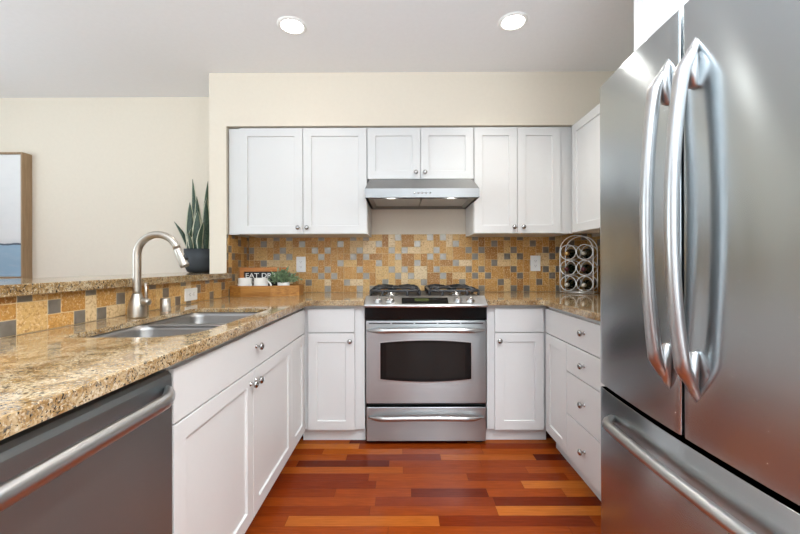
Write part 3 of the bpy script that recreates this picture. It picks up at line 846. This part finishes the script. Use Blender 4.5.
def snake_plant():
    t = thing('snake_plant', 'tall variegated snake plant in a dark grey pot on the bar ledge', 'plant', (-1.530, 2.80, 1.080))
    p = obj('pot', lathe(bmesh.new(), [(0, 0), (.075, 0), (.092, .008), (.106, .045), (.112, .10), (.113, .178), (.107, .178), (.106, .15), (0, .15)], 40, cap=False), M['charcoal'], t, smooth=True)
    bm = lathe(bmesh.new(), [(.105, .158), (0, .160)], 32, cap=False); obj('soil', bm, M['soil'], t)
    L = [((-.040, -.045), .335, .058, (-.005, 0), .55), ((.012, -.055), .275, .062, (.012, -.01), .35), ((.058, -.015), .37, .056, (.008, 0), .7),
         ((-.065, -.02), .20, .036, (-.085, -.045), .9), ((-.045, .03), .50, .046, (-.015, -.01), .2), ((.02, .03), .49, .040, (.028, .01), .9),
         ((-.045, -.07), .16, .036, (.045, -.02), .2), ((.075, .03), .43, .046, (.0, .01), .4), ((.045, -.07), .20, .040, (.03, -.02), .8),
         ((-.065, .02), .30, .045, (-.02, .0), .5), ((.0, -.01), .38, .050, (-.01, 0), .3), ((-.01, -.085), .13, .03, (-.02, -.01), .5)]
    for (bx, by), h, wd, ln, a in L:
        bm = bmesh.new(); blade(bm, (bx-.012, by, .155), h*1.12, wd*1.2, ln, a, random.uniform(-.35, .35), random.uniform(-.014, .014))
        o = obj('leaf', bm, M['snake'], t); s = o.modifiers.new('s', 'SOLIDIFY'); s.thickness = .0025
snake_plant()

# ---------------------------------------------------------------- tray group
TX, TY = -.985, 2.735
def tray():
    t = thing('wooden_tray', 'eight-sided amber wooden tray on the counter left of the range', 'tray', (TX, TY, CT))
    out = [(-.155, -.140), (.055, -.140), (.235, -.060), (.235, .06), (.055, .13), (-.155, .13), (-.248, .06), (-.248, -.105)]
    inn = [(x*.95, y*.91) for x, y in out]
    bm = bmesh.new(); prism(bm, out, 0, .010); obj('base', bm, M['tray_wood'], t)
    bm = bmesh.new(); prism(bm, out, .010, .075, [inn]); obj('rim', bm, M['tray_wood'], t, bevel=.002)
tray()
def sign():
    t = thing('wooden_sign', 'wood-framed black chalk sign reading EAT DRINK standing in the tray', 'sign', (-1.035, 2.737, CT+.0105), math.radians(0))
    hw, h = .175, .1935; k = .032
    bm = bmesh.new()
    box(bm, -hw, -hw+k, 0, .028, 0, h); box(bm, hw-k, hw, 0, .028, 0, h); box(bm, -hw+k, hw-k, 0, .028, h-k, h); box(bm, -hw+k, hw-k, 0, .028, 0, k)
    obj('frame', bm, M['sign_wood'], t, bevel=.002)
    obj('board', B(-hw+k, hw-k, .012, .022, k, h-k), M['mat_black'], t)
    x = -hw+k+.010
    for word, wd in (('EAT', .098), ('DRINK', .170)):
        cu = bpy.data.curves.new('txt', 'FONT'); cu.body = word; cu.size = .050; cu.extrude = .0006
        to = bpy.data.objects.new('txt', cu); COL.objects.link(to); bpy.context.view_layer.update()
        me = bpy.data.meshes.new_from_object(to.evaluated_get(bpy.context.evaluated_depsgraph_get()))
        bpy.data.objects.remove(to)
        xs = [v.co.x for v in me.vertices]; sx = wd/(max(xs)-min(xs))
        me.transform(Matrix.Translation((x-min(xs)*sx, .0115, h-k-.045)) @ Matrix.Rotation(PI/2, 4, 'X') @ Matrix.Diagonal((sx, 1, 1, 1)))
        me.materials.clear(); me.materials.append(M['ceramic'])
        lo = bpy.data.objects.new('lettering', me); COL.objects.link(lo); lo.parent = t; lo['label'] = 'white painted word '+word
        x += wd+.022
sign()
def mug(loc, rz, label):
    t = thing('mug', label, 'mug', loc, rz, 'ribbed mugs in the tray')
    bm = bmesh.new(); seg = 72; rings = []
    for r, z, rib in ((.040, 0, 0), (.046, .004, 0), (.048, .012, 1), (.048, .075, 1), (.048, .082, 0), (.0485, .118, 0), (.0455, .118, 0), (.044, .01, 0)):
        rings.append([bm.verts.new(((r+rib*.0012*math.cos(k*PI))*math.cos(2*PI*k/seg), (r+rib*.0012*math.cos(k*PI))*math.sin(2*PI*k/seg), z)) for k in range(seg)])
    for a, b in zip(rings, rings[1:]):
        for i in range(seg):
            j = (i+1) % seg; bm.faces.new((a[i], a[j], b[j], b[i]))
    bm.faces.new(rings[0]); bm.faces.new(rings[-1])
    obj('cup', bm, M['ceramic'], t)
    pts = [(.045+.032*math.sin(PI*i/12), 0, .100-.070*i/12) for i in range(13)]
    obj('handle', tube(bmesh.new(), pts, .0065, 10, up=(0, 1, 0)), M['ceramic'], t, smooth=True)
mug((-1.135, 2.662, CT+.0102), math.radians(60), 'white ribbed mug at the left in the wooden tray, handle turned away')
mug((-1.022, 2.662, CT+.0102), math.radians(-8), 'white ribbed mug in the wooden tray with its handle pointing right')
def sprig_plant():
    t = thing('potted_plant', 'small bushy grey-green plant in a white pot inside the tray', 'plant', (-.868, 2.692, CT+.0102))
    obj('pot', lathe(bmesh.new(), [(0, 0), (.032, 0), (.038, .01), (.044, .085), (.040, .085), (.037, .07), (0, .07)], 28, cap=False), M['ceramic'], t, smooth=True)
    bm = bmesh.new(); uvl = bm.loops.layers.uv.verify(); rnd = random.Random(5)
    st = bmesh.new()
    for k in range(120):
        th = rnd.uniform(0, 2*PI); ph = math.acos(rnd.uniform(-.15, 1)); d = Vector((math.sin(ph)*math.cos(th), math.sin(ph)*math.sin(th), math.cos(ph)))
        base = Vector((rnd.uniform(-.02, .02), rnd.uniform(-.02, .02), .085)); R = rnd.uniform(.05, .095)
        tip = base+Vector((d.x*R*1.15, d.y*R*.62, .012+d.z*R*.92))
        if k % 3 == 0: tube(st, [base, (base+tip)/2+Vector((0, 0, .008)), tip], .0012, 5)
        for m_ in range(3):
            c = base.lerp(tip, .55+.45*m_/2); ax = Vector((rnd.uniform(-1, 1), rnd.uniform(-1, 1), rnd.uniform(-.3, .9))); ax = (ax+d).normalized()
            sd = ax.cross(Vector((rnd.uniform(-1, 1), rnd.uniform(-1, 1), rnd.uniform(-1, 1)))).normalized(); nn = ax.cross(sd)
            L = rnd.uniform(.018, .030); wv = L*.36
            p = [c, c+ax*L*.4+sd*wv, c+ax*L, c+ax*L*.4-sd*wv, c+ax*L*.45-nn*L*.08]
            vs = [bm.verts.new(q) for q in p]
            for tri in ((0, 1, 4), (1, 2, 4), (2, 3, 4), (3, 0, 4)):
                f = bm.faces.new([vs[i] for i in tri])
                U = {0: (.5, 0), 1: (.6, .5), 2: (.5, 1), 3: (.4, .5), 4: (.5, .5)}
                off = rnd.random()
                for lp, i in zip(f.loops, tri): lp[uvl].uv = (U[i][0], U[i][1]+off)
    obj('foliage', bm, M['sprig'], t)
    obj('stems', st, mat('stem_green', (.08, .14, .05), .6), t)
sprig_plant()

# ---------------------------------------------------------------- wine rack + bottles
RL = Vector((1.208, 2.845, CT)); RRt = Vector((1.388, 2.70, CT))
ru = (RRt-RL); RW = ru.length; rang = math.atan2(ru.y, ru.x)
DEP = .145
def rack():
    t = thing('wine_rack', 'arched silver wire wine rack on the right counter beside the fridge', 'wine rack', RL, rang)
    r = .0038; zc = 1.236-CT; R = RW/2
    def hoop(y):
        bm = bmesh.new()
        pts = [(0, y, .004), (0, y, .1), (0, y, .2), (0, y, zc)]+[(R-R*math.cos(PI*i/20), y, zc+R*math.sin(PI*i/20)) for i in range(1, 20)]+[(RW, y, zc), (RW, y, .2), (RW, y, .1), (RW, y, .004)]
        tube(bm, pts, r, 8, up=(0, 1, 0)); tube(bm, [(0, y, .010), (RW, y, .010)], r, 8)
        return obj('hoop', bm, M['wire'], t, smooth=True)
    hoop(0); hoop(DEP)
    c = []
    for row in range(3):
        for col in range(2):
            c.append((R*.5+col*R, .076+row*.1175))
    for y in (0, DEP):
        for cx, cz in c:
            obj('ring', tube(bmesh.new(), [(cx+.0555*math.cos(2*PI*k/28), y, cz+.0555*math.sin(2*PI*k/28)) for k in range(28)], 0.0033, 8, closed=True), M['wire'], t, smooth=True)
    bm = bmesh.new()
    for cx, cz in c:
        for s in (-1, 1): tube(bm, [(cx+s*.03, 0, cz-.047), (cx+s*.03, DEP, cz-.047)], .0025, 6)
    for x in (0, RW):
        for z in (.010, .2): tube(bm, [(x, 0, z), (x, DEP, z)], r, 8)
    obj('cross_bars', bm, M['wire'], t, smooth=True)
    M4 = Matrix.Translation(RL) @ Matrix.Rotation(rang, 4, 'Z')
    rows = ['bottom', 'middle', 'top']; foils = ['foil_white', 'foil_white', 'foil_red', 'foil_red', 'foil_gold', 'foil_white']
    fl = {'foil_white': 'pale', 'foil_red': 'dark red', 'foil_gold': 'gold'}
    first = None
    for i, (cx, cz) in enumerate(c):
        lab = 'dark wine bottle with %s capsule, %s row of the rack, %s side' % (fl[foils[i]], rows[i//2], ('left', 'right')[i % 2])
        p = M4 @ Vector((cx, -.045, cz-.010))
        b = thing('wine_bottle', lab, 'wine bottle', p, rang, 'wine bottles in the rack')
        Q = Matrix.Rotation(-PI/2, 4, 'X')   # local z -> +y (into the rack)
        obj('glass_body', lathe(bmesh.new(), [(.0135, .0), (.0138, .05), (.017, .065), (.030, .088), (.0365, .105), (.0372, .12), (.0372, .205), (.034, .212), (0, .208)], 28, Q, cap=False), M['bottle'], b, smooth=True)
        obj('capsule', lathe(bmesh.new(), [(0, -.0045), (.0135, -.004), (.0145, -.002), (.0145, .010), (.0142, .04)], 20, Q, cap=False), M[foils[i]], b, smooth=True)
rack()
